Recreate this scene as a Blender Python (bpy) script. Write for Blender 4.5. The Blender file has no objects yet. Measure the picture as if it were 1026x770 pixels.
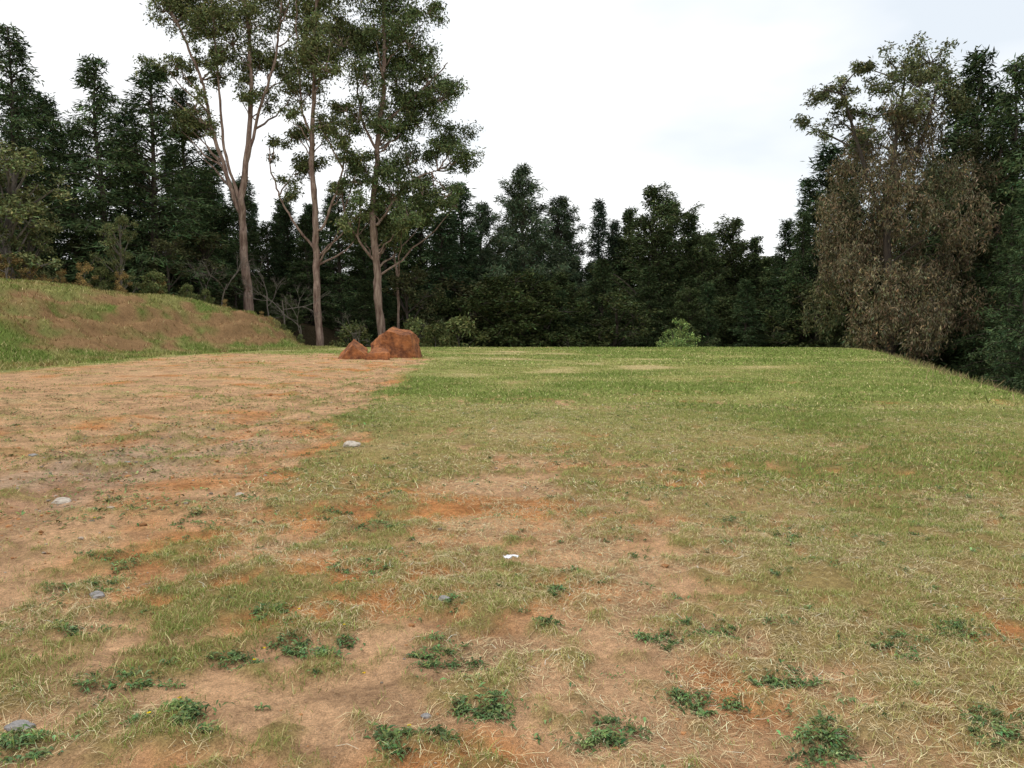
import bpy, math, numpy as np
from mathutils import Vector, noise as mnoise
rng=np.random.default_rng(7)
scene=bpy.context.scene
# ---------------------------------------------------------------- camera model
CAMZ=1.6; PITCH=math.radians(4.43); F=775.0
cp,sp=math.cos(PITCH),math.sin(PITCH)
def ray(px,py):
    u=(px-513)/F; v=(385-py)/F
    return np.array([u, cp+v*sp, v*cp-sp])
def W(px,py,d):
    r=ray(px,py); return np.array([0,0,CAMZ])+r*(d/r[1])
def G(px,py,z=0.0):
    r=ray(px,py); t=(z-CAMZ)/r[2]; return np.array([0,0,CAMZ])+r*t
# ---------------------------------------------------------------- noise
def _h(xi,yi,s):
    h=(xi*374761393+yi*668265263+s*1274126177)&0xffffffff
    h=((h^(h>>13))*1274126177)&0xffffffff
    h=h^(h>>16)
    return h/4294967296.0
def vn(x,y,s=0):
    x=np.asarray(x,float);y=np.asarray(y,float)
    xi=np.floor(x).astype(np.int64);yi=np.floor(y).astype(np.int64)
    fx=x-xi;fy=y-yi;fx=fx*fx*(3-2*fx);fy=fy*fy*(3-2*fy)
    a=_h(xi,yi,s);b=_h(xi+1,yi,s);c=_h(xi,yi+1,s);d=_h(xi+1,yi+1,s)
    return (a*(1-fx)+b*fx)*(1-fy)+(c*(1-fx)+d*fx)*fy
def fbm(x,y,s=0,o=4):
    t=0;a=.5;n=0
    for i in range(o):
        t=t+a*vn(np.asarray(x)*2**i+i*17.3,np.asarray(y)*2**i-i*9.1,s+i);n+=a;a*=.5
    return t/n
def ss(a,b,x):
    t=np.clip((x-a)/(b-a),0,1);return t*t*(3-2*t)
# ---------------------------------------------------------------- terrain
XEY=[-50,0,10,19.7,35,54,70];XEX=[8,8.2,8.8,11.3,16.8,23.8,26.8]
def leftm(x,y):
    xt=np.interp(y,[-50,29,40,47,53,60,70,120],[-19,-19,-19,-16.2,-13.5,-13.5,-12,-8])
    xt=xt+0.9*(fbm(y/3.0,y*0,31,3)-.5)
    return xt-x
def outside(x,y):
    xe=np.interp(y,XEY,XEX)
    s1=(x-xe)*.93; s2=y-53.0
    k=1.8
    return k*np.logaddexp(s1/k,s2/k)
def streak(x,y):
    return ss(.05,.0,np.abs(fbm(x/2.4+.3*y,y/.8,14,3)-.5))*ss(-1.2,-2.6,x)*ss(5,7,y)
def dirt(x,y):
    wob=1.8*(fbm(y/2.6,x/4.0,5,4)-.5)
    edge=np.interp(y,[0,3,6,9,12,19,34,44],[-1.4,-1.7,-2.0,-2.3,-2.7,-2.8,-3.8,-6])
    road=ss(-1.1,1.1,(edge+wob-x)/(0.55+0.035*y))
    toe=leftm(x,y)
    road=road*ss(-1.0,-3.5,toe)*(1-ss(36,46,y))
    road=road*np.interp(y,[0,3,5,8,14,60],[.54,.60,.72,.88,1.0,1])
    p=0*x
    for (cx,cy,rx,ry,a) in PATCH:
        p=np.maximum(p,a*np.exp(-((x-cx)/rx)**2-((y-cy)/ry)**2))
    base=np.maximum(road,p*.97)
    near=ss(14,3,y)*ss(5.0,.2,np.abs(x+.3))*.35
    base=np.maximum(base,near+.15)
    n=fbm(x/0.9,y/0.9,11,5)
    n2=fbm(x/3.1,y/3.1,12,3)
    n3=fbm(x/.15,y/.15,13,4)
    v=base+(n-.5)*.95+(n2-.5)*.4+(n3-.5)*1.25*ss(30,12,y)
    return ss(.27,.72,v)*(1-.6*streak(x,y)*ss(.3,.6,fbm(x/.4,y/.3,15,2)))
PATCH=[]
for (px,py,wx,wy,a) in [(500,488,75,12,.95),(590,470,110,6,.75),(480,520,75,22,.9),(575,562,70,18,.85),(430,545,60,25,.75),(690,608,60,14,.7),(420,625,110,18,.75),
   (560,600,60,14,.55),(320,600,60,25,.6),(800,385,60,4,.5),(660,412,60,4,.42),(880,720,70,20,.55),(620,640,60,12,.55),(1010,590,40,10,.6),(760,500,60,8,.4),(330,560,70,15,.75),(240,740,90,20,.6),(1010,715,30,15,.6),(650,470,60,5,.6)]:
    c=G(px,py);r=G(px+wx,py);r2=G(px,py-wy)
    PATCH.append((c[0],c[1],abs(r[0]-c[0]),abs(r2[1]-c[1]),a))
def H(x,y,fine=True):
    x=np.asarray(x,float);y=np.asarray(y,float)
    t=leftm(x,y)
    hm=np.interp(y,[-50,28,45,52,60,75,120],[3.8,3.85,3.75,3.1,2.3,1.2,-2])
    lm=ss(0,8.0,t)
    hl=hm*lm*(1+.14*(fbm(x/3,y/3,40,3)-.5))
    hl=hl+ss(9,40,t)*1.2
    bankz=lm*(1-lm)*4
    hl=hl+bankz*(.6*(fbm(x/1.3,y/3.0,41,4)-.5)+.5*(fbm(x/.45,y/1.1,42,3)-.5)+.42*np.abs(np.sin(t*2.1+3*fbm(x/2,y/2.5,47,2)))*ss(30,38,y))
    s=outside(x,y)
    dr=.5*(np.sqrt(np.maximum(s,0)**2+3)-math.sqrt(3))
    dr=5*np.tanh(dr/5)*(1-ss(-1,5,t))
    z=hl-dr
    z=z+.10*(fbm(x/7,y/7,43,2)-.5)*ss(4,12,np.abs(y))
    if fine:
        D=dirt(x,y)
        f=ss(34,16,y)
        z=z+f*(.04*(1-D)+.08*(fbm(x/.5,y/.5,44,4)-.5)+.022*(fbm(x/.09,y/.09,45,2)-.5))+.04*streak(x,y)
        # shallow wheel ruts along the dirt track
        z=z-.05*ss(-2.0,-3.0,x)*ss(-12,-9,x)*ss(34,26,y)*(ss(.45,.1,np.abs(x+3.9+.04*y+.3*np.sin(y*.3)))+ss(.45,.1,np.abs(x+5.6+.05*y+.3*np.sin(y*.3))))
    return z
# ---------------------------------------------------------------- mesh helpers
def mkmesh(name,V,Fq,col=None,mats=(),midx=None,smooth=False):
    me=bpy.data.meshes.new(name)
    V=np.asarray(V,np.float32);Fq=np.asarray(Fq,np.int32);k=Fq.shape[1]
    me.vertices.add(len(V));me.vertices.foreach_set('co',V.ravel())
    me.loops.add(Fq.size);me.loops.foreach_set('vertex_index',Fq.ravel())
    me.polygons.add(len(Fq));me.polygons.foreach_set('loop_start',np.arange(0,Fq.size,k,dtype=np.int32))
    me.polygons.foreach_set('loop_total',np.full(len(Fq),k,np.int32))
    for m in mats: me.materials.append(m)
    if midx is not None: me.polygons.foreach_set('material_index',np.asarray(midx,np.int32))
    me.polygons.foreach_set('use_smooth',np.full(len(Fq),smooth,bool))
    if col is not None:
        a=me.attributes.new('col','FLOAT_COLOR','POINT')
        c=np.ones((len(V),4),np.float32);c[:,:3]=col
        a.data.foreach_set('color',c.ravel())
    me.update(calc_edges=True)
    return me
def addobj(name,me,loc=(0,0,0),parent=None):
    o=bpy.data.objects.new(name,me);scene.collection.objects.link(o);o.location=loc
    if parent: o.parent=parent
    return o
class MB:
    def __init__(s): s.V=[];s.F=[];s.C=[];s.M=[];s.n=0
    def add(s,V,Fq,C,m):
        s.V.append(V);s.F.append(Fq+s.n);s.C.append(np.broadcast_to(C,(len(V),3)));s.M.append(np.full(len(Fq),m));s.n+=len(V)
    def mesh(s,name,mats):
        return mkmesh(name,np.vstack(s.V),np.vstack(s.F),np.vstack(s.C),mats,np.concatenate(s.M))
    def tube(s,P,R,k,col,m=0):
        P=np.asarray(P,float);R=np.asarray(R,float);n=len(P)
        T=np.gradient(P,axis=0);T/=np.linalg.norm(T,axis=1)[:,None]+1e-9
        up=np.array([0.31,0.95,0.05]) if abs(T[:,1]).mean()<.8 else np.array([1,0,.1])
        A=np.cross(T,up);A/=np.linalg.norm(A,axis=1)[:,None]+1e-9
        B=np.cross(T,A)
        an=np.arange(k)*2*math.pi/k
        V=P[:,None,:]+R[:,None,None]*(A[:,None,:]*np.cos(an)[None,:,None]+B[:,None,:]*np.sin(an)[None,:,None])
        i=np.arange(n-1)[:,None]*k;j=np.arange(k)[None,:];j2=(j+1)%k
        Fq=np.stack([i+j,i+j2,i+k+j2,i+k+j],-1).reshape(-1,4)
        s.add(V.reshape(-1,3),Fq,np.asarray(col),m)
    def leaves(s,P,D,L,Wd,col,m=1,fold=0):
        N=len(P)
        if N==0:return
        D=D/(np.linalg.norm(D,axis=1)[:,None]+1e-9)
        S=np.cross(D,rng.normal(size=(N,3)));S/=np.linalg.norm(S,axis=1)[:,None]+1e-9
        L=np.broadcast_to(L,(N,))[:,None];Wd=np.broadcast_to(Wd,(N,))[:,None]
        a=P;b=P+D*L*.45+S*Wd*.5;c=P+D*L;d=P+D*L*.45-S*Wd*.5
        V=np.stack([a,b,c,d],1).reshape(-1,3)
        Fq=np.arange(4*N).reshape(N,4)
        s.add(V,Fq,np.repeat(col,4,0),m)
def lcol(N,base,var=.25,hue=.12):
    b=np.asarray(base,float)
    c=b[None,:]*np.exp(rng.normal(0,var,(N,1)))*(1+rng.normal(0,hue,(N,3))*np.array([1.2,.5,.8]))
    return np.clip(c,.003,.9)
def bez(a,b,c,n):
    t=np.linspace(0,1,n)[:,None];return (1-t)**2*a+2*t*(1-t)*b+t*t*c
# ---------------------------------------------------------------- materials
def newmat(name):
    m=bpy.data.materials.new(name);m.use_nodes=True;nt=m.node_tree;nt.nodes.clear()
    return m,nt,nt.nodes,nt.links
def foliage_mat(name,rnd=.25):
    m,nt,N,Lk=newmat(name)
    o=N.new('ShaderNodeOutputMaterial');a=N.new('ShaderNodeAttribute');a.attribute_name='col'
    p=N.new('ShaderNodeBsdfDiffuse')
    if rnd:
        oi=N.new('ShaderNodeObjectInfo');mr=N.new('ShaderNodeMapRange');mr.inputs[3].default_value=1-rnd;mr.inputs[4].default_value=1+rnd
        Lk.new(oi.outputs['Random'],mr.inputs[0])
        mx=N.new('ShaderNodeVectorMath');mx.operation='SCALE';Lk.new(a.outputs['Color'],mx.inputs[0]);Lk.new(mr.outputs[0],mx.inputs['Scale'])
        Lk.new(mx.outputs[0],p.inputs['Color'])
    else: Lk.new(a.outputs['Color'],p.inputs['Color'])
    Lk.new(p.outputs[0],o.inputs[0])
    return m
def bark_mat(name,c1,c2,scale=1.0):
    m,nt,N,Lk=newmat(name)
    o=N.new('ShaderNodeOutputMaterial');p=N.new('ShaderNodeBsdfPrincipled');p.inputs['Roughness'].default_value=.85
    tc=N.new('ShaderNodeTexCoord');mp=N.new('ShaderNodeMapping');mp.inputs['Scale'].default_value=(3*scale,3*scale,.5*scale)
    n=N.new('ShaderNodeTexNoise');n.inputs['Scale'].default_value=1.6;n.inputs['Detail'].default_value=6;n.inputs['Roughness'].default_value=.65
    r=N.new('ShaderNodeValToRGB');r.color_ramp.elements[0].position=.36;r.color_ramp.elements[1].position=.66
    r.color_ramp.elements[0].color=(*c1,1);r.color_ramp.elements[1].color=(*c2,1)
    b=N.new('ShaderNodeBump');b.inputs['Strength'].default_value=.6;b.inputs['Distance'].default_value=.05
    Lk.new(tc.outputs['Object'],mp.inputs[0]);Lk.new(mp.outputs[0],n.inputs[0]);Lk.new(n.outputs['Fac'],r.inputs[0]);Lk.new(r.outputs[0],p.inputs['Base Color'])
    Lk.new(n.outputs['Fac'],b.inputs['Height']);Lk.new(b.outputs[0],p.inputs['Normal']);Lk.new(p.outputs[0],o.inputs[0])
    return m
leafM=foliage_mat('leaf_foliage',.25)
grassM=foliage_mat('grass_blades',0)
eucB=bark_mat('eucalyptus_bark',(.13,.07,.05),(.44,.32,.25),1.1)
darkB=bark_mat('dark_bark',(.035,.026,.02),(.10,.075,.055))
greyB=bark_mat('grey_bark',(.10,.085,.07),(.22,.185,.15))
def ground_mat():
    m,nt,N,Lk=newmat('ground_soil_and_turf')
    o=N.new('ShaderNodeOutputMaterial');p=N.new('ShaderNodeBsdfDiffuse')
    a=N.new('ShaderNodeAttribute');a.attribute_name='col'
    tc=N.new('ShaderNodeTexCoord')
    def noise(s,d=6,r=.65):
        n=N.new('ShaderNodeTexNoise');n.inputs['Scale'].default_value=s;n.inputs['Detail'].default_value=d;n.inputs['Roughness'].default_value=r
        Lk.new(tc.outputs['Object'],n.inputs[0]);return n
    n1=noise(2.2,8,.7);n2=noise(22,6,.75);n3=noise(120,3,.7)
    def scl(n,lo,hi):
        mr=N.new('ShaderNodeMapRange');mr.inputs[1].default_value=.3;mr.inputs[2].default_value=.7;mr.inputs[3].default_value=lo;mr.inputs[4].default_value=hi
        Lk.new(n.outputs['Fac'],mr.inputs[0]);return mr
    s1=scl(n1,.72,1.3);s2=scl(n2,.55,1.5);s3=scl(n3,.62,1.42)
    mu=N.new('ShaderNodeMath');mu.operation='MULTIPLY';Lk.new(s1.outputs[0],mu.inputs[0]);Lk.new(s2.outputs[0],mu.inputs[1])
    mu2=N.new('ShaderNodeMath');mu2.operation='MULTIPLY';Lk.new(mu.outputs[0],mu2.inputs[0]);Lk.new(s3.outputs[0],mu2.inputs[1])
    v=N.new('ShaderNodeVectorMath');v.operation='SCALE';Lk.new(a.outputs['Color'],v.inputs[0]);Lk.new(mu2.outputs[0],v.inputs['Scale'])
    vo=N.new('ShaderNodeTexVoronoi');vo.inputs['Scale'].default_value=42;Lk.new(tc.outputs['Object'],vo.inputs[0])
    lt=N.new('ShaderNodeMath');lt.operation='LESS_THAN';lt.inputs[1].default_value=.18;Lk.new(vo.outputs['Distance'],lt.inputs[0])
    gt=N.new('ShaderNodeMath');gt.operation='MULTIPLY';gt.inputs[1].default_value=.35;Lk.new(lt.outputs[0],gt.inputs[0])
    mx=N.new('ShaderNodeMix');mx.data_type='RGBA';Lk.new(gt.outputs[0],mx.inputs['Factor']);Lk.new(v.outputs[0],mx.inputs['A']);mx.inputs['B'].default_value=(.42,.33,.24,1)
    Lk.new(mx.outputs['Result'],p.inputs['Color'])
    b=N.new('ShaderNodeBump');b.inputs['Strength'].default_value=.75;b.inputs['Distance'].default_value=.022
    Lk.new(mu2.outputs[0],b.inputs['Height']);Lk.new(b.outputs[0],p.inputs['Normal']);Lk.new(p.outputs[0],o.inputs[0])
    return m
groundM=ground_mat()
# ---------------------------------------------------------------- ground colours
ORANGE=np.array([.58,.265,.105]);PALE=np.array([.60,.37,.21]);GREY=np.array([.45,.35,.27])
SOIL=np.array([.38,.225,.11]);STRAW=np.array([.60,.49,.25]);GREEN=np.array([.235,.285,.08]);YGREEN=np.array([.37,.37,.13])
def mixc(a,b,t): return a+(b-a)*t[...,None]
def greenness(x,y):
    far=ss(8,18,y)
    g=.54+.85*(fbm(x/1.6,y/1.6,21,4)-.5)+(.6+.5*far)*(fbm(x/6,y/4,22,3)-.5)+.8*far*(fbm(x/2.5,y/2.0,23,4)-.5)
    g=g+.20*ss(0,6,x)*ss(3,10,y)-.12*ss(7,3,y)
    return np.clip(g,0,1)
def turfcol(x,y):
    g=greenness(x,y)
    c=mixc(np.broadcast_to(STRAW,x.shape+(3,)),YGREEN,ss(.1,.4,g))
    return mixc(c,GREEN,ss(.36,.8,g))
def bankcol(x,y):
    t=leftm(x,y)
    n=fbm(x/.9,y/1.6,51,5)
    band=ss(.8,1.8,t)*ss(6.6,4.6,t)*ss(31,37,y)
    brown=ss(.47,.66,n*.8+band*.26)
    c=mixc(np.broadcast_to(np.array([.18,.235,.06]),x.shape+(3,)),np.array([.30,.29,.105]),ss(.4,.66,fbm(x/1.8,y/1.8,52,3)+.12*ss(5,8,t)))
    c=mixc(c,np.array([.31,.19,.095])*.95,brown)
    return c,brown
def gcol(x,y):
    D=dirt(x,y)
    d=mixc(np.broadcast_to(ORANGE,x.shape+(3,)),PALE,ss(.36,.64,fbm(x/1.1,y/1.1,61,4)+.14*ss(-2.0,-4,x)+.03*ss(8,16,y)))
    gr=ss(.8,.3,np.abs(x+4.7+.5*np.sin(y*.4))/2.0)*ss(14,9,y)*ss(.25,.6,fbm(x/.8,y/2,62,3)+.1)
    d=mixc(d,GREY,gr*.5)
    d=d*(1-.25*ss(.55,.35,fbm(x/.35,y/.2,64,4)))[...,None]
    t=turfcol(x,y)
    under=mixc(t*.82,SOIL,.6*ss(18,6,y))
    c=mixc(under,d,D)
    b,_=bankcol(x,y)
    lt=leftm(x,y)
    c=mixc(c,b,ss(-3.2,-.8,lt+1.6*(fbm(x/1.2,y/1.2,63,3)-.5)))
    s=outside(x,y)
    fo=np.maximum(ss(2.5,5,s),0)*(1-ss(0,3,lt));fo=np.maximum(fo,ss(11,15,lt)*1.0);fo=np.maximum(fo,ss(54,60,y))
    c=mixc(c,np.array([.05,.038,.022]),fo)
    return c
def axis(segs):
    out=[]
    for a,b,st in segs: out.append(np.arange(a,b,st))
    return np.concatenate(out)
ys=np.concatenate([axis([(-60,-6,3),(-6,2,.5),(2,9,.027),(9,20,.07),(20,60,.25),(60,100,1.5)]),100*1.12**np.arange(0,14)])
xp=np.concatenate([axis([(0,5.5,.027),(5.5,9,.08),(9,30,.25),(30,60,1.5)]),60*1.15**np.arange(0,15)])
xs=np.concatenate([-xp[:0:-1],xp])
X,Y=np.meshgrid(xs,ys);Z=H(X,Y)
V=np.stack([X,Y,Z],-1).reshape(-1,3)
nx,ny=len(xs),len(ys)
i=np.arange(ny-1)[:,None]*nx+np.arange(nx-1)[None,:]
Fq=np.stack([i,i+1,i+nx+1,i+nx],-1).reshape(-1,4)
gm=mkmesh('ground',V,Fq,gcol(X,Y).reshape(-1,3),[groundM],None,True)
addobj('ground',gm)
# ---------------------------------------------------------------- grass blades
def blades(mb,x,y,h,w,lean,col,seg=1,z=None):
    N=len(x)
    z=H(x,y)-.004 if z is None else z
    az=rng.uniform(0,2*math.pi,N);la=rng.uniform(0,2*math.pi,N)
    S=np.stack([np.cos(az),np.sin(az),0*az],1)*(w/2)[:,None]
    T=np.stack([np.cos(la)*lean*h,np.sin(la)*lean*h,h],1)
    B=np.stack([x,y,z],1)
    M=B+T*np.array([.35,.35,.6]);tip=B+T*np.array([1,1,.95])
    if seg==2:
        V=np.stack([B-S,B+S,M+S*.8,M-S*.8,tip+S*.12,tip-S*.12],1).reshape(-1,3)
        k=np.arange(N)[:,None]*6
        Fq=np.concatenate([k+np.array([[0,1,2,3]]),k+np.array([[3,2,4,5]])],0)
        C=np.repeat(col,6,0)
    else:
        V=np.stack([B-S,B+S,tip+S*.2,tip-S*.2],1).reshape(-1,3)
        Fq=np.arange(4*N).reshape(N,4);C=np.repeat(col,4,0)
    mb.add(V,Fq,C,0)
def wedge(n,y0,y1,slope=.74,pad=1.2):
    y=np.sqrt(rng.uniform(y0*y0,y1*y1,n));x=rng.uniform(-1,1,n)*(slope*y+pad);return x,y
def grasscol(x,y):
    g=greenness(x,y);N=len(x)
    base=turfcol(x,y)
    dry=rng.random(N)<(.30-.24*g+.10*ss(9,3,y))
    c=np.where(dry[:,None],STRAW*1.05,mixc(base,np.array([.20,.28,.065]),.6*rng.random(N)*ss(.2,.6,g)))
    return np.clip(c*np.exp(rng.normal(0,.25,(N,1))),.01,.8)
mb=MB()
for (n,y0,y1,h0,h1,w0,w1,seg) in [(440000,2.0,6.5,.008,.032,.0018,.0036,2),(310000,6.5,14,.012,.038,.005,.009,1),(180000,14,30,.015,.042,.014,.026,1),(110000,30,55,.02,.05,.03,.06,1)]:
    x,y=wedge(n,y0,y1)
    D=dirt(x,y)
    clump=fbm(x/.11,y/.11,71,3)
    if y0>=14: clump=clump*0+.55
    dens=(1-D*.96)*ss(.38,.62,clump+.2*greenness(x,y)-.04)
    lt=leftm(x,y);s=outside(x,y)
    ok=(rng.random(n)<dens)&(s<7)&(lt<-.8)
    x,y,clump=x[ok],y[ok],clump[ok];N=len(x)
    h=rng.uniform(h0,h1,N)*(.6+.9*greenness(x,y))*(.5+1.1*clump)
    blades(mb,x,y,h,rng.uniform(w0,w1,N),np.abs(rng.normal(.8,.6,N)),grasscol(x,y),seg)
n=150000
x=rng.uniform(-34,-12,n);y=rng.uniform(22,58,n);lt=leftm(x,y)
b,br_=bankcol(x,y)
ok=(lt>-1.6)&(rng.random(n)<(1-.85*br_));x,y,b=x[ok],y[ok],b[ok];N=len(x)
c=b*np.exp(rng.normal(0,.3,(N,1)));dry=rng.random(N)<.10;c[dry]=STRAW
blades(mb,x,y,rng.uniform(.05,.2,N),rng.uniform(.02,.05,N),np.abs(rng.normal(.6,.4,N)),c)
gme=mb.mesh('grass',[grassM]);addobj('grass',gme)
# straw / thatch lying down
mb=MB()
for n,y0,y1,l0,l1,w in [(120000,2.0,7,.02,.10,.0020),(60000,7,15,.05,.14,.005)]:
    x,y=wedge(n,y0,y1)
    D=dirt(x,y);m=fbm(x/.5,y/.5,81,4)
    ok=(rng.random(n)<ss(.34,.68,m+.1*ss(-2.2,0,x)-.05*D-.2*ss(-2.4,-3.6,x)-.2*ss(.5,.9,greenness(x,y))))
    x,y=x[ok],y[ok];N=len(x)
    a=rng.uniform(0,2*math.pi,N);L=rng.uniform(l0,l1,N);a2=a+rng.normal(0,.6,N)
    z0=H(x,y)+.003
    x1=x+np.cos(a)*L*.5;y1_=y+np.sin(a)*L*.5;z1=H(x1,y1_)+rng.uniform(.003,.016,N)
    x2=x1+np.cos(a2)*L*.5;y2=y1_+np.sin(a2)*L*.5;z2=H(x2,y2)+.003
    S=np.stack([-np.sin(a),np.cos(a),0*a],1)*w/2
    P0=np.stack([x,y,z0],1);P1=np.stack([x1,y1_,z1],1);P2=np.stack([x2,y2,z2],1)
    V=np.stack([P0-S,P0+S,P1+S,P1-S,P2+S*.5,P2-S*.5],1).reshape(-1,3);k=np.arange(N)[:,None]*6
    Fq=np.concatenate([k+np.array([[0,1,2,3]]),k+np.array([[3,2,4,5]])],0)
    c=np.array([.54,.43,.25])*np.exp(rng.normal(0,.4,(N,1)))
    mb.add(V,Fq,np.repeat(np.clip(c,0,.85),6,0),0)
addobj('dry_grass_thatch',mb.mesh('dry_grass_thatch',[grassM]))
# ---------------------------------------------------------------- broadleaf weeds
def weeds(name,spots,col,l0=.012,l1=.038):
    mb=MB()
    for (cx,cy,r,n) in spots:
        rr=np.abs(rng.normal(0,r,n));an=rng.uniform(0,6.28,n)
        x=cx+rr*np.cos(an)*1.3;y=cy+rr*np.sin(an);z=H(x,y)+rng.uniform(.0,.014,n)
        a=rng.uniform(0,6.28,n);el=rng.uniform(.0,.6,n)
        Dv=np.stack([np.cos(a)*np.cos(el),np.sin(a)*np.cos(el),np.sin(el)],1)
        L=rng.uniform(l0,l1,n);S=np.stack([-np.sin(a),np.cos(a),rng.normal(0,.2,n)],1)*(L*rng.uniform(.09,.22,n))[:,None]
        B=np.stack([x,y,z],1);L=L[:,None]
        M=B+Dv*L*.5+np.array([0,0,.004]);T=B+Dv*L-np.array([0,0,.005])
        V=np.stack([B-S*.25,B+S*.25,M+S,M-S,T+S*.2,T-S*.2],1).reshape(-1,3);k=np.arange(n)[:,None]*6
        Fq=np.concatenate([k+np.array([[0,1,2,3]]),k+np.array([[3,2,4,5]])],0)
        mb.add(V,Fq,np.repeat(lcol(n,np.asarray(col)*np.exp(rng.normal(0,.2)),.3,.14),6,0),0)
    addobj(name,mb.mesh(name,[grassM]))
sp_=[]
for (px,py,rp,n) in [(440,662,28,260),(335,518,16,120),(372,532,20,160),(272,622,22,150),(355,572,22,150),(720,642,18,120),(560,466,18,120),(660,642,24,160),(780,690,26,200),(120,565,30,170),(80,630,18,100),(668,497,22,150),(790,542,24,130),(500,715,35,320),(180,722,35,260),(240,660,22,140),(330,655,26,200),(410,745,24,200),(560,600,12,80),(600,735,30,240),(690,705,30,200),(830,750,40,330),(905,655,24,120),(110,590,16,80),(60,600,12,50),(300,650,22,140),(550,630,14,60),(960,640,22,120),(730,530,14,60),(450,610,14,60),(640,560,10,40),(1000,735,30,160),(130,690,30,150),(30,755,30,160),(380,500,18,90),(240,500,18,70),(200,530,20,90),(140,500,14,40)]:
    for j in range(9):
        qx=px+rng.normal(0,rp*.6);qy=py+rng.normal(0,rp*.24)
        c=G(qx,qy);e=G(qx+rp,qy);sp_.append((c[0],c[1],abs(e[0]-c[0])*rng.uniform(.1,.4),int(n*.24)))
xx,yy=wedge(2200,2.3,15)
for a,b in zip(xx,yy):
    if a<-3.2 and rng.random()<.6: continue
    sp_.append((a,b,rng.uniform(.01,.06),int(rng.uniform(3,22))))
weeds('weed_patch',sp_,(.115,.165,.065))
sp2=[]
k=0
while k<750:
    y=rng.uniform(6,34);x=rng.uniform(-.68*y,-2.0)
    if rng.random()>.25 and float(streak(np.array(x),np.array(y)))<.5: continue
    k+=1;sp2.append((x,y,rng.uniform(.04,.3),int(rng.uniform(8,36))))
weeds('road_weeds',sp2,(.17,.185,.075),.02,.07)
mb=MB()
for (px,py) in [(265,655),(180,708),(95,525),(300,622),(255,668),(365,680),(410,735),(150,735),(345,640)]:
    c=G(px,py);z=float(H(c[0],c[1]))+.03
    for j in range(8):
        a=j*.785;d=np.array([[math.cos(a),math.sin(a),.35]])
        mb.leaves(np.array([[c[0],c[1],z]]),d,.010,.006,np.array([[.75,.55,.03]]),0)
addobj('yellow_flowers',mb.mesh('yellow_flowers',[grassM]))
# ---------------------------------------------------------------- rocks & pebbles
import bmesh
def icos(sub):
    bm=bmesh.new();bmesh.ops.create_icosphere(bm,subdivisions=sub,radius=1)
    V=np.array([v.co[:] for v in bm.verts]);Fc=np.array([[v.index for v in f.verts] for f in bm.faces]);bm.free();return V,Fc
def stone_mat(name,c1,c2,sc,dist=.02):
    m,nt,N,Lk=newmat(name)
    o=N.new('ShaderNodeOutputMaterial');p=N.new('ShaderNodeBsdfPrincipled');p.inputs['Roughness'].default_value=.9
    tc=N.new('ShaderNodeTexCoord');n=N.new('ShaderNodeTexNoise');n.inputs['Scale'].default_value=sc;n.inputs['Detail'].default_value=9;n.inputs['Roughness'].default_value=.7
    r=N.new('ShaderNodeValToRGB');r.color_ramp.elements[0].position=.38;r.color_ramp.elements[1].position=.62
    r.color_ramp.elements[0].color=(*c1,1);r.color_ramp.elements[1].color=(*c2,1)
    b=N.new('ShaderNodeBump');b.inputs['Strength'].default_value=1;b.inputs['Distance'].default_value=dist
    Lk.new(tc.outputs['Object'],n.inputs[0]);Lk.new(n.outputs['Fac'],r.inputs[0]);Lk.new(r.outputs[0],p.inputs['Base Color'])
    Lk.new(n.outputs['Fac'],b.inputs['Height']);Lk.new(b.outputs[0],p.inputs['Normal']);Lk.new(p.outputs[0],o.inputs[0])
    return m
rockM=stone_mat('red_boulder_rock',(.12,.04,.017),(.48,.18,.06),2.4,.16)
def boulder(name,loc,size,planes,seed,rot=0):
    V,Fc=icos(5);V=V.copy()*1.12
    for _ in range(2):
        for (n,d) in planes:
            n=np.array(n,float);n/=np.linalg.norm(n)
            k=V@n; over=k>d
            V[over]-=np.outer((k[over]-d)*.97,n)
    V=np.array([v*(1+.085*(mnoise.fractal(Vector(v*2.6)+Vector((seed,0,0)),.7,2,6))) for v in V])
    V=V*np.array(size)
    c,s=math.cos(rot),math.sin(rot);V=V@np.array([[c,s,0],[-s,c,0],[0,0,1]])
    addobj(name,mkmesh(name,V,Fc,None,[rockM],None,False),loc)
def gz(x,y): return float(H(x,y))
b=G(394,360)
boulder('red_boulder',(b[0],b[1]+.9,.50),(1.34,1.05,1.36),[((.18,-.15,1),.55),((1,-.25,.28),.64),((-1,-.35,.15),.66),((-.8,0,1),.66),((-.25,-1,.12),.55),((.7,-1,.15),.62),((0,0,-1),.5),((1,0,.9),.76),((0,1,0),.7)],3.1,.1)
b=G(353,361);boulder('red_boulder',(b[0],b[1]+.5,.2),(.80,.62,.80),[((.75,-.3,1),.5),((-1,-.2,.9),.5),((0,-1,.2),.55),((0,0,-1),.45),((1,0,.1),.7)],9.7,.15)
b=G(376,361);boulder('red_boulder',(b[0],b[1]+.05,.14),(.60,.5,.5),[((.1,-.4,1),.5),((-1,-.2,.6),.6),((.3,-1,.2),.55),((0,0,-1),.4)],15.2,-.3)
V0,F0=icos(1)
gravM=foliage_mat('gravel_stone',0)
Vs=[];Fs=[];Cs=[];nn=0
x=np.concatenate([rng.normal(-4.6,1.3,2200),rng.uniform(-9,6,4200)]);y=np.concatenate([rng.uniform(2.5,13,2200),rng.uniform(2.2,20,4200)])
keep=(dirt(x,y)>.3);x,y=x[keep],y[keep];z=H(x,y)
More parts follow.
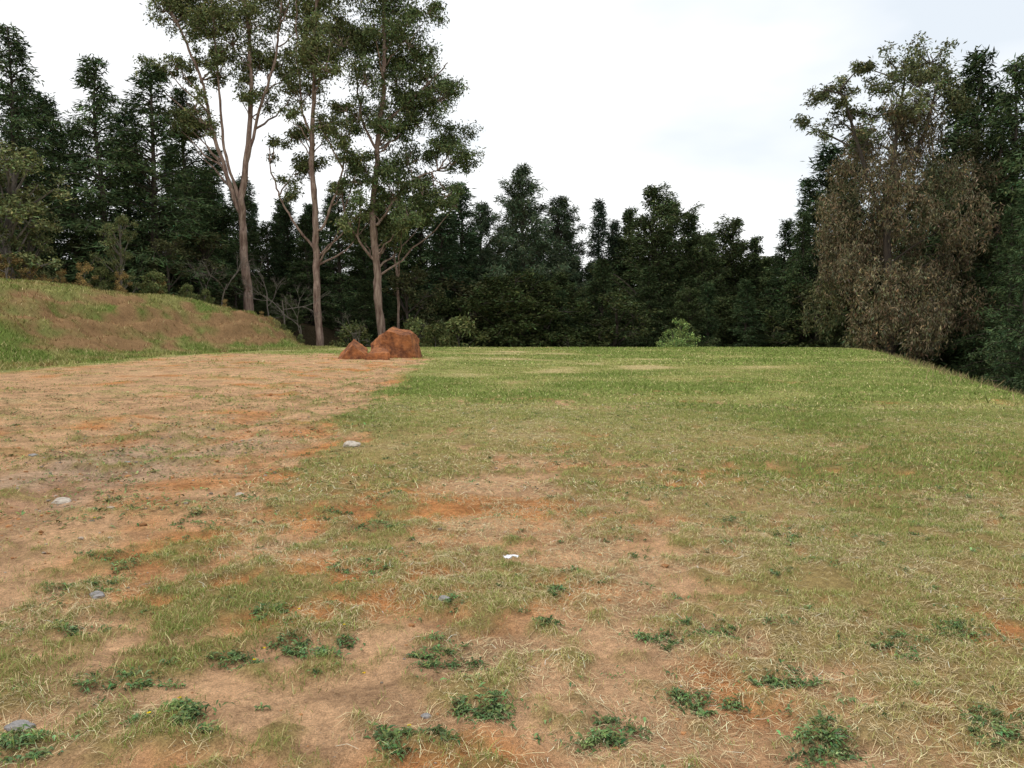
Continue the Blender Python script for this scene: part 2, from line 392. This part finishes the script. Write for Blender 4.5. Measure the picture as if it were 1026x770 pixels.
for a,b_,c in zip(x,y,z):
    s=float(np.exp(rng.normal(-5.1,.5)))*(1+b_*.05)
    Vv=V0*(1+rng.normal(0,.16,(len(V0),1)))*np.array([s,s*rng.uniform(.6,1),s*.6])+np.array([a,b_,c+s*.15])
    g=rng.uniform(.18,.45);cc=np.array([g,g*.82,g*.64]) if rng.random()<.3 else np.array([.44,.22,.10])*rng.uniform(.5,1.2)
    Vs.append(Vv);Fs.append(F0+nn);Cs.append(np.broadcast_to(cc,Vv.shape));nn+=len(Vv)
addobj('gravel',mkmesh('gravel',np.vstack(Vs),np.vstack(Fs),np.vstack(Cs),[gravM]))
paleM=stone_mat('pale_stone',(.34,.29,.24),(.62,.55,.46),18,.006)
greyM=stone_mat('grey_stone',(.18,.17,.165),(.36,.34,.33),18,.006)
for (px,py,wp,m) in [(62,499,17,paleM),(352,451,16,paleM),(97,599,15,greyM),(20,726,26,greyM),(240,495,8,paleM),(445,611,11,greyM),(33,455,8,greyM),(427,717,10,greyM),(128,463,8,greyM)]:
    c=G(px,py);d=c[1];s=wp/F*d*.55
    V,Fc=icos(3);V=np.array([v*(1+.28*mnoise.fractal(Vector(v*1.3)+Vector((px,py,0)),1,2,4)) for v in V])*np.array([s,s*.7,s*.5])
    addobj('stone',mkmesh('stone',V,Fc,None,[m],None,False),(c[0],c[1],gz(c[0],c[1])+s*.14))
c=G(512,568)
pm,nt,N,Lk=newmat('white_paper');o=N.new('ShaderNodeOutputMaterial');p=N.new('ShaderNodeBsdfPrincipled');p.inputs['Base Color'].default_value=(.8,.8,.82,1);p.inputs['Roughness'].default_value=.7;Lk.new(p.outputs[0],o.inputs[0])
k=9;gx,gy=np.meshgrid(np.linspace(-1,1,k),np.linspace(-1,1,k))
zz=.018+.03*vn(gx*2.3+5,gy*2.3,91)+.012*vn(gx*5,gy*5,92)
Vp=np.stack([gx*.045*(1+.2*gy),gy*.03+.012*np.sin(gx*4),zz],-1).reshape(-1,3)
ii=np.arange(k-1)[:,None]*k+np.arange(k-1)[None,:]
addobj('paper_scrap',mkmesh('paper_scrap',Vp,np.stack([ii,ii+1,ii+k+1,ii+k],-1).reshape(-1,4),None,[pm]),(c[0],c[1],gz(c[0],c[1])+.002))
# ---------------------------------------------------------------- trees
def clumpy(mb,centers,R,nsub,nl,L,Wd,droop,base,sub_r=.32,flat=.75,colvar=.3,twig=None,smin=.12):
    for C,r in zip(centers,R):
        m=max(3,int(nsub*(r**1.6)))
        q=rng.normal(size=(m,3));q/=np.linalg.norm(q,axis=1)[:,None];q*=(rng.uniform(.1,1,m)**.45)[:,None]*r
        q[:,2]*=flat
        S=C+q
        cb=np.exp(rng.normal(0,.16))
        for s in S:
            if twig is not None:
                mid=(C+s)/2+rng.normal(0,.12,3)*r
                mb.tube(bez(C-np.array([0,0,r*.35]),mid-np.array([0,0,.15*r]),s,4),[.04,.03,.02,.012],4,(1,1,1),0)
            k=int(nl*rng.uniform(.6,1.4));rs=sub_r*r*rng.uniform(.7,1.25)+smin
            P=s+rng.normal(0,.5,(k,3))*rs*np.array([1,1,.72])
            D=rng.normal(size=(k,3));D[:,2]=D[:,2]*.7-droop
            cc=lcol(k,np.asarray(base)*cb*np.exp(rng.normal(0,.16)),colvar,.1)
            mb.leaves(P,D,rng.uniform(.7,1.3,k)*L,Wd,cc)
def pathtree(name,trunks,clumps,d,bark,base,L=.27,Wd=.095,droop=.7,nsub=3.4,nl=155,depth=1.6,rscale=1.42):
    mb=MB();TP=[]
    for ti,(pl,ra,rb) in enumerate(trunks):
        P=np.array([W(px,py,d) for px,py in pl])
        if ti==0: P[0][2]=gz(P[0][0],P[0][1])-.3
        t=np.linspace(0,len(P)-1,len(P)*6);Q=np.stack([np.interp(t,np.arange(len(P)),P[:,j]) for j in range(3)],1)
        for _ in range(3): Q[1:-1]=(Q[:-2]+2*Q[1:-1]+Q[2:])/4
        wig=np.cumsum(rng.normal(0,.055,(len(Q),2)),0);wig-=wig[0];Q[:,0]+=wig[:,0]*.7;Q[:,1]+=wig[:,1]*1.6
        if ti and TP:
            T0=TP[0];j=np.argmin(np.linalg.norm((T0-Q[0])[:,[0,2]],axis=1));Q[:,1]+=T0[j,1]-Q[0,1];Q[0]=T0[j]
        rad=np.linspace(ra,rb,len(Q))*(1+.08*rng.normal(size=len(Q)))
        if ti==0: rad[:3]*=np.array([1.35,1.15,1.05])
        mb.tube(Q,rad,9,(1,1,1),0);TP.append(Q)
    allT=np.vstack(TP)
    cs=[];rs=[]
    for (px,py,rp) in clumps:
        c=W(px,py,d);r=rp/F*d*rscale
        c=c+np.array([0,rng.normal(0,depth),0]);cs.append(c);rs.append(r)
        dist=np.hypot(allT[:,0]-c[0],allT[:,1]-c[1]);dz=c[2]-allT[:,2]
        cost=dist+np.abs(dz-(.75*dist+.8))*1.1
        j=np.argmin(cost);a=allT[j]
        mid=(a+c)/2+np.array([0,0,-.12*dist[j]])+rng.normal(0,.25,3)
        n=8;Q=bez(a,mid,c,n);Q[1:-1]+=rng.normal(0,.07,(n-2,3));l=np.linalg.norm(c-a)
        mb.tube(Q,np.linspace(min(.09,.025+.015*l),.025,n),6,(1,1,1),0)
    clumpy(mb,cs,rs,nsub,nl,L,Wd,droop,base,twig=True,sub_r=.24,smin=.24)
    return addobj(name,mb.mesh(name,[bark,leafM]))
EU=(.125,.14,.058)
def extra(cl,n,sx=16,sy=14):
    out=list(cl)
    for _ in range(n):
        a=cl[rng.integers(len(cl))];out.append((a[0]+rng.normal(0,sx),a[1]+rng.normal(0,sy),rng.uniform(7,13)))
    return out
pathtree('eucalyptus_tree',[([(249,322),(246,270),(242,225),(243,190),(252,130),(254,70),(250,10),(246,-40)],.38,.07),
  ([(242,215),(232,180),(215,130),(205,85),(190,45),(170,5),(160,-30)],.18,.05),
  ([(245,185),(262,120),(278,60),(285,10),(290,-30)],.14,.04),
  ([(243,205),(225,150),(222,80),(215,20),(212,-30)],.13,.04)],
  extra([(175,8,20),(160,3,16),(195,20,18),(185,70,11),(150,66,9),(172,72,9),(215,30,20),(190,126,11),(178,132,9),(235,35,20),(255,25,20),(225,75,13),(270,45,20),(245,60,12),(200,-10,25),(240,-15,28),(280,-5,26),(165,-25,22),(220,-50,28),(260,-55,28),(300,20,15),(265,95,12),(282,75,14),(208,50,12)],20),
  62,eucB,EU)
pathtree('eucalyptus_tree',[([(323,350),(321,300),(319,250),(321,205),(316,160),(318,110),(322,50),(322,0),(320,-40)],.30,.06),
  ([(320,262),(300,232),(282,205),(273,180),(270,150)],.10,.04),([(319,235),(335,200),(345,170),(350,130)],.10,.04),
  ([(317,150),(300,110),(296,60),(292,20)],.10,.04)],
  extra([(300,95,17),(315,60,20),(335,75,17),(300,40,16),(330,20,22),(310,-10,24),(345,110,15),(345,40,18),(290,130,12),(325,130,13),(352,150,13),(300,165,11),(340,190,11),(275,150,10),(338,-30,26),(300,-45,24),(360,215,10)],22),
  60,eucB,EU)
pathtree('eucalyptus_tree',[([(384,352),(379,300),(376,255),(374,205),(380,150),(387,100),(388,50),(386,0),(388,-40)],.34,.07),
  ([(375,262),(350,225),(342,200),(345,170)],.11,.04),([(376,230),(400,195),(415,180),(440,170)],.12,.04),
  ([(384,125),(410,100),(430,80),(445,65)],.12,.04),([(380,155),(362,120),(356,80),(352,40)],.11,.04)],
  extra([(385,20,26),(410,40,22),(365,35,20),(425,65,20),(395,70,24),(370,80,20),(440,95,18),(415,110,22),(385,120,20),(360,115,15),(455,130,16),(435,140,16),(466,152,12),(470,162,8),(405,150,20),(378,165,15),(360,180,14),(395,190,18),(425,185,16),(440,200,12),(412,215,16),(375,215,14),(350,160,11),(400,-10,28),(365,-20,26),(430,10,14),(385,-50,30),(452,160,12),(350,230,9),(390,240,12),(400,225,14),(425,210,14)],26,12,14),
  61,eucB,(.10,.125,.052),nsub=4.0)
pathtree('eucalyptus_tree',[([(403,352),(401,300),(398,250),(399,200),(402,160)],.13,.04)],[(400,175,12),(408,200,10),(392,225,10),(410,240,9)],64,eucB,EU)
BR=(.135,.112,.066)
def hang(mb,cs,rs,base,n,Lr=(.5,1.5)):
    for C,r in zip(cs,rs):
        m=int(n*r**1.7)
        q=rng.normal(size=(m,3));q/=np.linalg.norm(q,axis=1)[:,None];q*=(rng.uniform(.1,1,m)**.4)[:,None]*r
        cb=np.exp(rng.normal(0,.13));base2=np.asarray(base)*cb
        if rng.random()<.35: base2=np.array([.105,.108,.055])*cb
        for s in C+q:
            l=rng.uniform(*Lr);k=int(20*l);t=rng.random(k)
            P=s+np.stack([rng.normal(0,.13,k),rng.normal(0,.13,k),-t*l],1)+np.array([rng.normal(0,.15),0,0])*t[:,None]
            D=rng.normal(size=(k,3))*.6;D[:,2]-=.9
            mb.leaves(P,D,rng.uniform(.2,.38,k),.07,lcol(k,base2*np.exp(rng.normal(0,.2)),.28,.12))
def weeping(name,trunks,brown,green,d,ns=38):
    mb=MB();TP=[]
    for ti,(pl,ra,rb) in enumerate(trunks):
        P=np.array([W(px,py,d) for px,py in pl])
        if ti==0:P[0][2]=gz(P[0][0],P[0][1])-.3
        t=np.linspace(0,len(P)-1,len(P)*6);Q=np.stack([np.interp(t,np.arange(len(P)),P[:,j]) for j in range(3)],1)
        for _ in range(3): Q[1:-1]=(Q[:-2]+2*Q[1:-1]+Q[2:])/4
        mb.tube(Q,np.linspace(ra,rb,len(Q)),8,(1,1,1),0);TP.append(Q)
    A=np.vstack(TP)
    def setc(l,dep,front=0):
        cs=[];rs=[]
        for px,py,rp in l:
            c=W(px,py,d);c[1]+=rng.normal(0,dep)-front;r=rp/F*d;cs.append(c);rs.append(r)
            dist=np.hypot(A[:,0]-c[0],A[:,1]-c[1]);dz=c[2]-A[:,2];j=np.argmin(dist+np.abs(dz-(.5*dist+.5)))
            mb.tube(bez(A[j],(A[j]+c)/2+np.array([0,0,.1*dist[j]]),c,7),np.linspace(.07,.02,7),5,(1,1,1),0)
        return cs,rs
    cs,rs=setc(brown,1.8,.4);hang(mb,cs,rs,BR,ns)
    cs,rs=setc(green,1.2);clumpy(mb,cs,[r*1.3 for r in rs],4.2,130,.27,.095,.4,(.105,.115,.055),twig=True,smin=.24,sub_r=.26)
    return addobj(name,mb.mesh(name,[darkB,leafM]))
weeping('weeping_tree',[([(893,350),(892,300),(888,240),(893,180),(900,120),(908,70)],.35,.06),([(889,235),(870,180),(855,130),(845,95),(828,90)],.16,.04),([(893,185),(925,140),(938,90),(940,65)],.14,.04)],
  [(880,175,30),(905,150,28),(862,195,28),(895,205,34),(930,185,30),(848,235,30),(880,245,36),(918,240,36),(950,220,28),(838,270,26),(868,290,34),(905,290,36),(942,275,32),(835,305,22),(860,320,22),(895,322,24),(930,315,24),(955,300,26),(880,130,20),(930,140,24),(955,170,22),(955,250,24),(825,285,14),(905,112,16),(925,112,16),(890,105,12),(945,120,15),(870,335,12),(910,338,12),(845,332,10),(850,165,16),(842,200,16)],
  [(905,58,15),(925,60,17),(942,72,16),(890,85,15),(855,72,8),(848,90,11),(830,85,9),(818,98,8),(812,122,9),(826,130,8),(845,118,10),(862,105,9),(835,105,8),(910,85,18),(930,95,20),(900,110,16),(955,105,14),(880,110,14),(885,55,5),(955,88,12),(870,140,12),(920,125,16)],54)
weeping('weeping_tree',[([(985,360),(985,300),(980,240),(975,180)],.3,.08)],[(975,180,20),(985,215,24),(970,260,24),(995,290,24),(970,320,20),(1000,250,18)],[(975,150,14),(990,165,14)],56,24)
def conifer(name,R=3.2,Ht=20,nb=120,z0=.08,up=.25,droop=.5,base=(.056,.084,.038),L=.42,Wd=.085,pw=.85,step=.42,k=9,irr=.35,lump=.25):
    mb=MB()
    zt=np.linspace(0,Ht,14);mb.tube(np.stack([.12*np.sin(zt*.5),.1*np.cos(zt*.4),zt],1),np.linspace(.28,.03,14),7,(1,1,1),0)
    ph=rng.uniform(0,6.28,3)
    for b in range(nb):
        f=z0+(1-z0)*(b+rng.random())/nb
        z=f*Ht;a=rng.uniform(0,6.283)
        lob=1+lump*math.sin(a+ph[0]+f*5)+lump*.7*math.sin(f*17+ph[1])
        rl=R*((1-f)**pw)*rng.uniform(1-irr,1+irr*.6)*lob+.3
        u=np.array([math.cos(a),math.sin(a),0]);side=np.array([-u[1],u[0],0])
        e=up*rng.uniform(.5,1.4)+.5*f
        p0=np.array([0,0,z]);p2=p0+u*rl+np.array([0,0,rl*(e-droop*.6)]);p1=p0+u*rl*.5+np.array([0,0,rl*e*.8])
        Q=bez(p0,p1,p2,6);mb.tube(Q,np.linspace(.05+.01*rl,.012,6),4,(1,1,1),0)
        n=max(3,int(rl/step));t=(np.arange(n)+rng.random(n)*.8)/n*.85+.15
        c=(1-t[:,None])**2*p0+2*t[:,None]*(1-t[:,None])*p1+t[:,None]**2*p2
        cb=np.exp(rng.normal(0,.28))
        for j in range(n):
            wv=(1-t[j])*.35*rl+.22
            off=rng.uniform(-1,1,3)*wv
            for o_ in off:
                cc=c[j]+side*o_+np.array([0,0,-abs(o_)*.25])+rng.normal(0,.08,3)
                P=cc+rng.normal(0,.17,(k,3));D=rng.normal(size=(k,3))*.8+u*.7+side*np.sign(o_)*.5;D[:,2]-=droop*.6-.1
                mb.leaves(P,D,L*rng.uniform(.6,1.25,k),Wd,lcol(k,np.asarray(base)*cb,.28,.1))
    return mb.mesh(name,[darkB,leafM])
def broad(name,Ht=12,R=4,nc=26,base=(.075,.09,.036),L=.3,Wd=.12,nl=70,low=.12,twigs=True,bark=None,sparse=1.0):
    mb=MB()
    zt=np.linspace(0,Ht*.85,9);tr=np.stack([.25*np.sin(zt*.6),.2*np.cos(zt*.5),zt],1);mb.tube(tr,np.linspace(.25 if Ht>5 else .06,.04 if Ht>5 else .01,9),7,(1,1,1),0)
    cs=[];rs=[]
    for i_ in range(nc):
        f=low+(1-low)*rng.random();a=rng.uniform(0,6.283);w=math.sin(math.pi*min(1,(f*.8+.12)))**.7*R*rng.uniform(.2,.85)
        c=np.array([math.cos(a)*w,math.sin(a)*w,f*Ht*.95]);r=R*rng.uniform(.2,.36)
        cs.append(c);rs.append(r);j=int(max(0,min(8,(f-.15)*9)));mb.tube(bez(tr[j],(tr[j]+c)/2+np.array([0,0,-.2]),c,5),np.linspace(.08,.03,5)*(1 if Ht>5 else .25),4,(1,1,1),0)
    clumpy(mb,cs,rs,3.0*sparse,nl,L,Wd,.2,base,twig=twigs if Ht>5 else None)
    return mb.mesh(name,[bark or darkB,leafM])
con=[conifer('pine_a'),conifer('pine_b',R=4.2,nb=105,droop=.8,up=.35,base=(.064,.092,.040),pw=.8),conifer('pine_c',R=2.9,nb=120,droop=.35,base=(.052,.080,.040),pw=.65)]
openp=conifer('open_pine',R=5.4,nb=110,z0=.14,up=.75,droop=.5,base=(.074,.10,.056),L=.5,Wd=.08,pw=.75,step=.34,k=11,lump=.12,irr=.25)
spr=conifer('spruce',R=2.4,nb=130,droop=.6,up=.1,base=(.05,.072,.046),pw=1.0,lump=.1)
cyp=conifer('cypress',R=4.2,nb=170,z0=.04,droop=.2,up=.75,base=(.066,.086,.036),L=.36,Wd=.10,pw=.55,step=.4,lump=.35,k=10)
cyp2=conifer('cypress_slim',R=3.6,nb=160,z0=.04,droop=.5,up=.5,base=(.060,.082,.036),L=.36,Wd=.10,pw=.85,step=.4,lump=.3,k=10)
br=[broad('broad_a'),broad('broad_b',base=(.062,.078,.03),nc=38,R=4.5,nl=85),broad('broad_c',base=(.085,.09,.042),nc=26,R=3.6)]
for m,h in [(con[0],20),(con[1],20),(con[2],20),(openp,20),(spr,20),(cyp,20),(cyp2,20)]+[(b_,12) for b_ in br]: m['h']=h
def place(name,me,px,py,d,wx=1.0,parent=None,rot=None):
    t=W(px,py,d);x,y=t[0],t[1];z=gz(x,y)-.3;h=t[2]-z;s=h/me['h']
    o=addobj(name,me,(x,y,z),parent);o.scale=(s*wx,s*wx,s);o.rotation_euler=(0,0,rng.uniform(0,6.28) if rot is None else rot);return o
for (px,py,d,t,wx) in [(8,28,56,1,1.1),(47,98,62,0,1.3),(95,62,58,1,1.35),(150,70,60,1,1.4),(183,92,64,1,1.25),(-35,60,56,0,1.3),(124,112,66,2,1.5),(72,125,68,1,1.4),(-80,50,60,1,1.2),(20,85,68,2,1.4),(212,150,70,0,1.4)]:
    place('pine_tree',con[t],px,py,d,wx)
place('pine_tree',openp,524,172,74,1.0,None,1.0)
place('pine_tree',openp,482,208,84,1.0);place('pine_tree',openp,560,202,86,1.1)
place('spruce_tree',spr,600,203,88,1.1);place('spruce_tree',spr,452,215,92,1.1);place('spruce_tree',spr,614,223,86,1.1)
for (px,py,d,wx,m) in [(655,194,78,1.2,cyp),(690,216,80,1.2,cyp2),(735,224,82,1.2,cyp),(632,212,84,1.1,cyp2),(712,236,84,1.3,cyp2),(758,240,82,1.1,cyp2),(772,262,80,1.2,cyp),(672,203,86,1.1,cyp2),(705,240,78,1.1,cyp)]:
    place('cypress_tree',m,px,py,d,wx)
for (px,py,d,t,wx) in [(788,222,74,0,1.1),(812,182,72,1,1.1),(832,150,68,2,1.5),(985,55,60,1,1.2),(1018,62,55,1,1.1),(960,95,66,0,1.3),(1055,50,56,0,1.2),(1100,70,56,1,1.1),(1005,120,54,1,1.0),(860,130,70,0,1.3),(1035,180,46,0,1.1),(805,215,66,1,.9),(1015,210,50,1,1.0)]:
    place('pine_tree',con[t],px,py,d,wx)
forest=bpy.data.objects.new('distant_forest',None);scene.collection.objects.link(forest)
tops=lambda px: np.interp(px,[150,200,260,430,455,480,525,560,585,640,700,760,780,800,840,1100],[130,150,185,200,250,215,195,215,240,225,245,262,300,240,190,150])
for px in range(150,1160,17):
    d=95;q=px+rng.uniform(-8,8);me=[con[0],con[1],con[2],cyp2,spr][rng.integers(5)]
    place('forest_tree',me,q,float(tops(q))+rng.uniform(-2,38),d+rng.uniform(-7,7),rng.uniform(1.0,1.4),forest)
for px in range(200,470,20):
    place('forest_tree',con[rng.integers(3)],px+rng.uniform(-8,8),rng.uniform(180,225),rng.uniform(70,80),1.5,forest)
for px in list(range(190,1080,13)):
    d=rng.uniform(61,72);lo=(rng.uniform(262,328) if px<790 else rng.uniform(240,320))
    m=br[rng.integers(3)] if rng.random()<.55 else [con[0],cyp2,cyp][rng.integers(3)]
    place('forest_understorey',m,px+rng.uniform(-6,6),lo,d,rng.uniform(1.2,2.0) if m in br else 1.5,forest)
for px in range(-60,200,16):
    place('forest_understorey',br[rng.integers(3)],px+rng.uniform(-6,6),rng.uniform(225,262),rng.uniform(56,64),rng.uniform(1.2,1.8),forest)
for px in range(-60,1100,36):
    place('forest_tree',br[rng.integers(3)],px,rng.uniform(250,285),rng.uniform(115,130),1.9,forest)
pale=broad('pale_tree_mesh',Ht=8,R=2.6,nc=28,base=(.15,.165,.07),L=.2,Wd=.08,nl=80,bark=greyB);pale['h']=8
gold=broad('gold_shrub_mesh',Ht=3,R=1.5,nc=26,base=(.33,.235,.095),L=.14,Wd=.06,nl=70,low=.05,bark=greyB,sparse=2.4);gold['h']=3
olive=broad('olive_shrub_mesh',Ht=3,R=1.5,nc=26,base=(.15,.17,.065),L=.16,Wd=.07,nl=70,low=.05,bark=greyB,sparse=2.4);olive['h']=3
bright=broad('bright_shrub_mesh',Ht=2,R=1.0,nc=20,base=(.22,.29,.10),L=.12,Wd=.05,nl=50,low=.05,bark=greyB,sparse=3);bright['h']=2
place('pale_green_tree',pale,8,140,50,1.1);place('pale_green_tree',pale,-30,150,48,1.0);place('pale_green_tree',pale,118,215,52,.8);place('pale_green_tree',pale,28,190,52,.8)
for (px,py,d,me,wx) in [(10,255,48,gold,1.1),(35,262,49,gold,.9),(62,270,50,gold,.8),(85,263,50,gold,.7),(103,268,51,olive,.9),(122,272,51,gold,.7),(-15,250,46,gold,1.2),(150,272,54,olive,1.0),(160,280,55,gold,.8),(185,285,55,olive,.9),(205,290,56,olive,.8),(225,300,57,gold,.7),(262,312,58,gold,.8),(272,318,56,gold,.6),(285,325,57,olive,.8),(300,335,57,olive,.7),(240,312,58,olive,.7),
    (440,325,58,olive,1.),(465,318,60,olive,1.1),(350,325,60,olive,.9),(415,320,60,olive,.9)]:
    place('shrub',me,px,py,d,wx)
place('shrub',bright,683,320,56,.9);place('shrub',bright,672,330,56,.8)
def bare(name,px,py,d,h,seed):
    mb=MB();t=W(px,py,d);r_=np.random.default_rng(seed)
    def rec(p,dr,l,r,dep):
        q=p+dr*l;m=(p+q)/2+r_.normal(0,.06,3)*l;mb.tube(bez(p,m,q,5),np.linspace(r,r*.6,5),4 if dep else 6,(1,1,1),0)
        if dep<5:
            for _ in range(2 if dep<1 else 3):
                nd=dr+r_.normal(0,.5,3);nd[2]+=.12;nd/=np.linalg.norm(nd);rec(p+(q-p)*r_.uniform(.55,1),nd,l*r_.uniform(.55,.8),r*.58,dep+1)
    rec(np.array([0,0,0.]),np.array([r_.normal(0,.1),0,1]),h*.36,.06,0)
    me=mb.mesh(name,[greyB]);addobj(name,me,(t[0],t[1],gz(t[0],t[1])-.2))
for i_,(px,d,h) in enumerate([(222,57,6),(285,58,7),(270,60,6),(352,58,5.5),(205,58,5),(12,47,4.5),(-8,46,5),(430,60,5),(300,58,4.5),(560,60,4.5),(620,62,4)]):
    bare('bare_tree',px,300,d,h,i_+3)
mb=MB();n=12000
y=rng.uniform(14,60,n);x=np.interp(y,XEY,XEX)+rng.normal(3.0,1.4,n)
x2=rng.uniform(-14,28,6000);y2=rng.normal(58,1.2,6000);x=np.concatenate([x,x2]);y=np.concatenate([y,y2]);N=len(x)
keep=fbm(x/1.2,y/1.2,95,3)>.50;x,y=x[keep],y[keep];N=len(x)
c=np.where((rng.random(N)<.5)[:,None],np.array([.32,.24,.13]),np.array([.18,.20,.07]))*np.exp(rng.normal(0,.25,(N,1)))
blades(mb,x,y,rng.uniform(.05,.32,N),rng.uniform(.015,.03,N),np.abs(rng.normal(.5,.35,N)),c)
addobj('tall_dry_grass',mb.mesh('tall_dry_grass',[grassM]))
# ---------------------------------------------------------------- light & world
w=bpy.data.worlds.new('World');scene.world=w;w.use_nodes=True;nt=w.node_tree;N=nt.nodes;Lk=nt.links;N.clear()
EL,AZ=math.radians(58),math.radians(-60)
sky=N.new('ShaderNodeTexSky');sky.sky_type='NISHITA';sky.sun_disc=False;sky.sun_elevation=EL;sky.sun_rotation=AZ
sm=N.new('ShaderNodeVectorMath');sm.operation='SCALE';sm.inputs['Scale'].default_value=.1;Lk.new(sky.outputs[0],sm.inputs[0])
tc=N.new('ShaderNodeTexCoord');mp=N.new('ShaderNodeMapping');mp.inputs['Scale'].default_value=(1,1,2.6);mp.inputs['Location'].default_value=(.35,0,.2)
n=N.new('ShaderNodeTexNoise');n.inputs['Scale'].default_value=1.7;n.inputs['Detail'].default_value=5;n.inputs['Roughness'].default_value=.5
r=N.new('ShaderNodeValToRGB');r.color_ramp.elements[0].position=.34;r.color_ramp.elements[1].position=.56
r.color_ramp.elements[0].color=(.78,.84,.90,1);r.color_ramp.elements[1].color=(1.08,1.08,1.07,1)
mx=N.new('ShaderNodeMix');mx.data_type='RGBA';mx.inputs['Factor'].default_value=.9
Lk.new(tc.outputs['Generated'],mp.inputs[0]);Lk.new(mp.outputs[0],n.inputs[0]);Lk.new(n.outputs['Fac'],r.inputs[0])
Lk.new(sm.outputs[0],mx.inputs['A']);Lk.new(r.outputs[0],mx.inputs['B'])
bg=N.new('ShaderNodeBackground');bg.inputs['Strength'].default_value=1.14;Lk.new(mx.outputs['Result'],bg.inputs[0])
wo=N.new('ShaderNodeOutputWorld');Lk.new(bg.outputs[0],wo.inputs[0])
sl=bpy.data.lights.new('sun','SUN');sl.energy=1.5;sl.angle=math.radians(14);sl.color=(1,.94,.85)
so=addobj('sun',sl)
dv=Vector((math.sin(AZ)*math.cos(EL),math.cos(AZ)*math.cos(EL)*-.2,math.sin(EL)))
so.rotation_euler=dv.to_track_quat('Z','Y').to_euler()
cam=bpy.data.cameras.new('camera');cam.lens=36*F/1026;cam.sensor_width=36;cam.clip_end=2000;cam.clip_start=.05
co=addobj('camera',cam,(0,0,CAMZ));co.rotation_euler=(math.pi/2-PITCH,0,0);scene.camera=co
scene.view_settings.view_transform='Standard';scene.view_settings.look='None';scene.view_settings.exposure=0
print('polys',sum(len(o.data.polygons) for o in scene.objects if o.type=='MESH'))
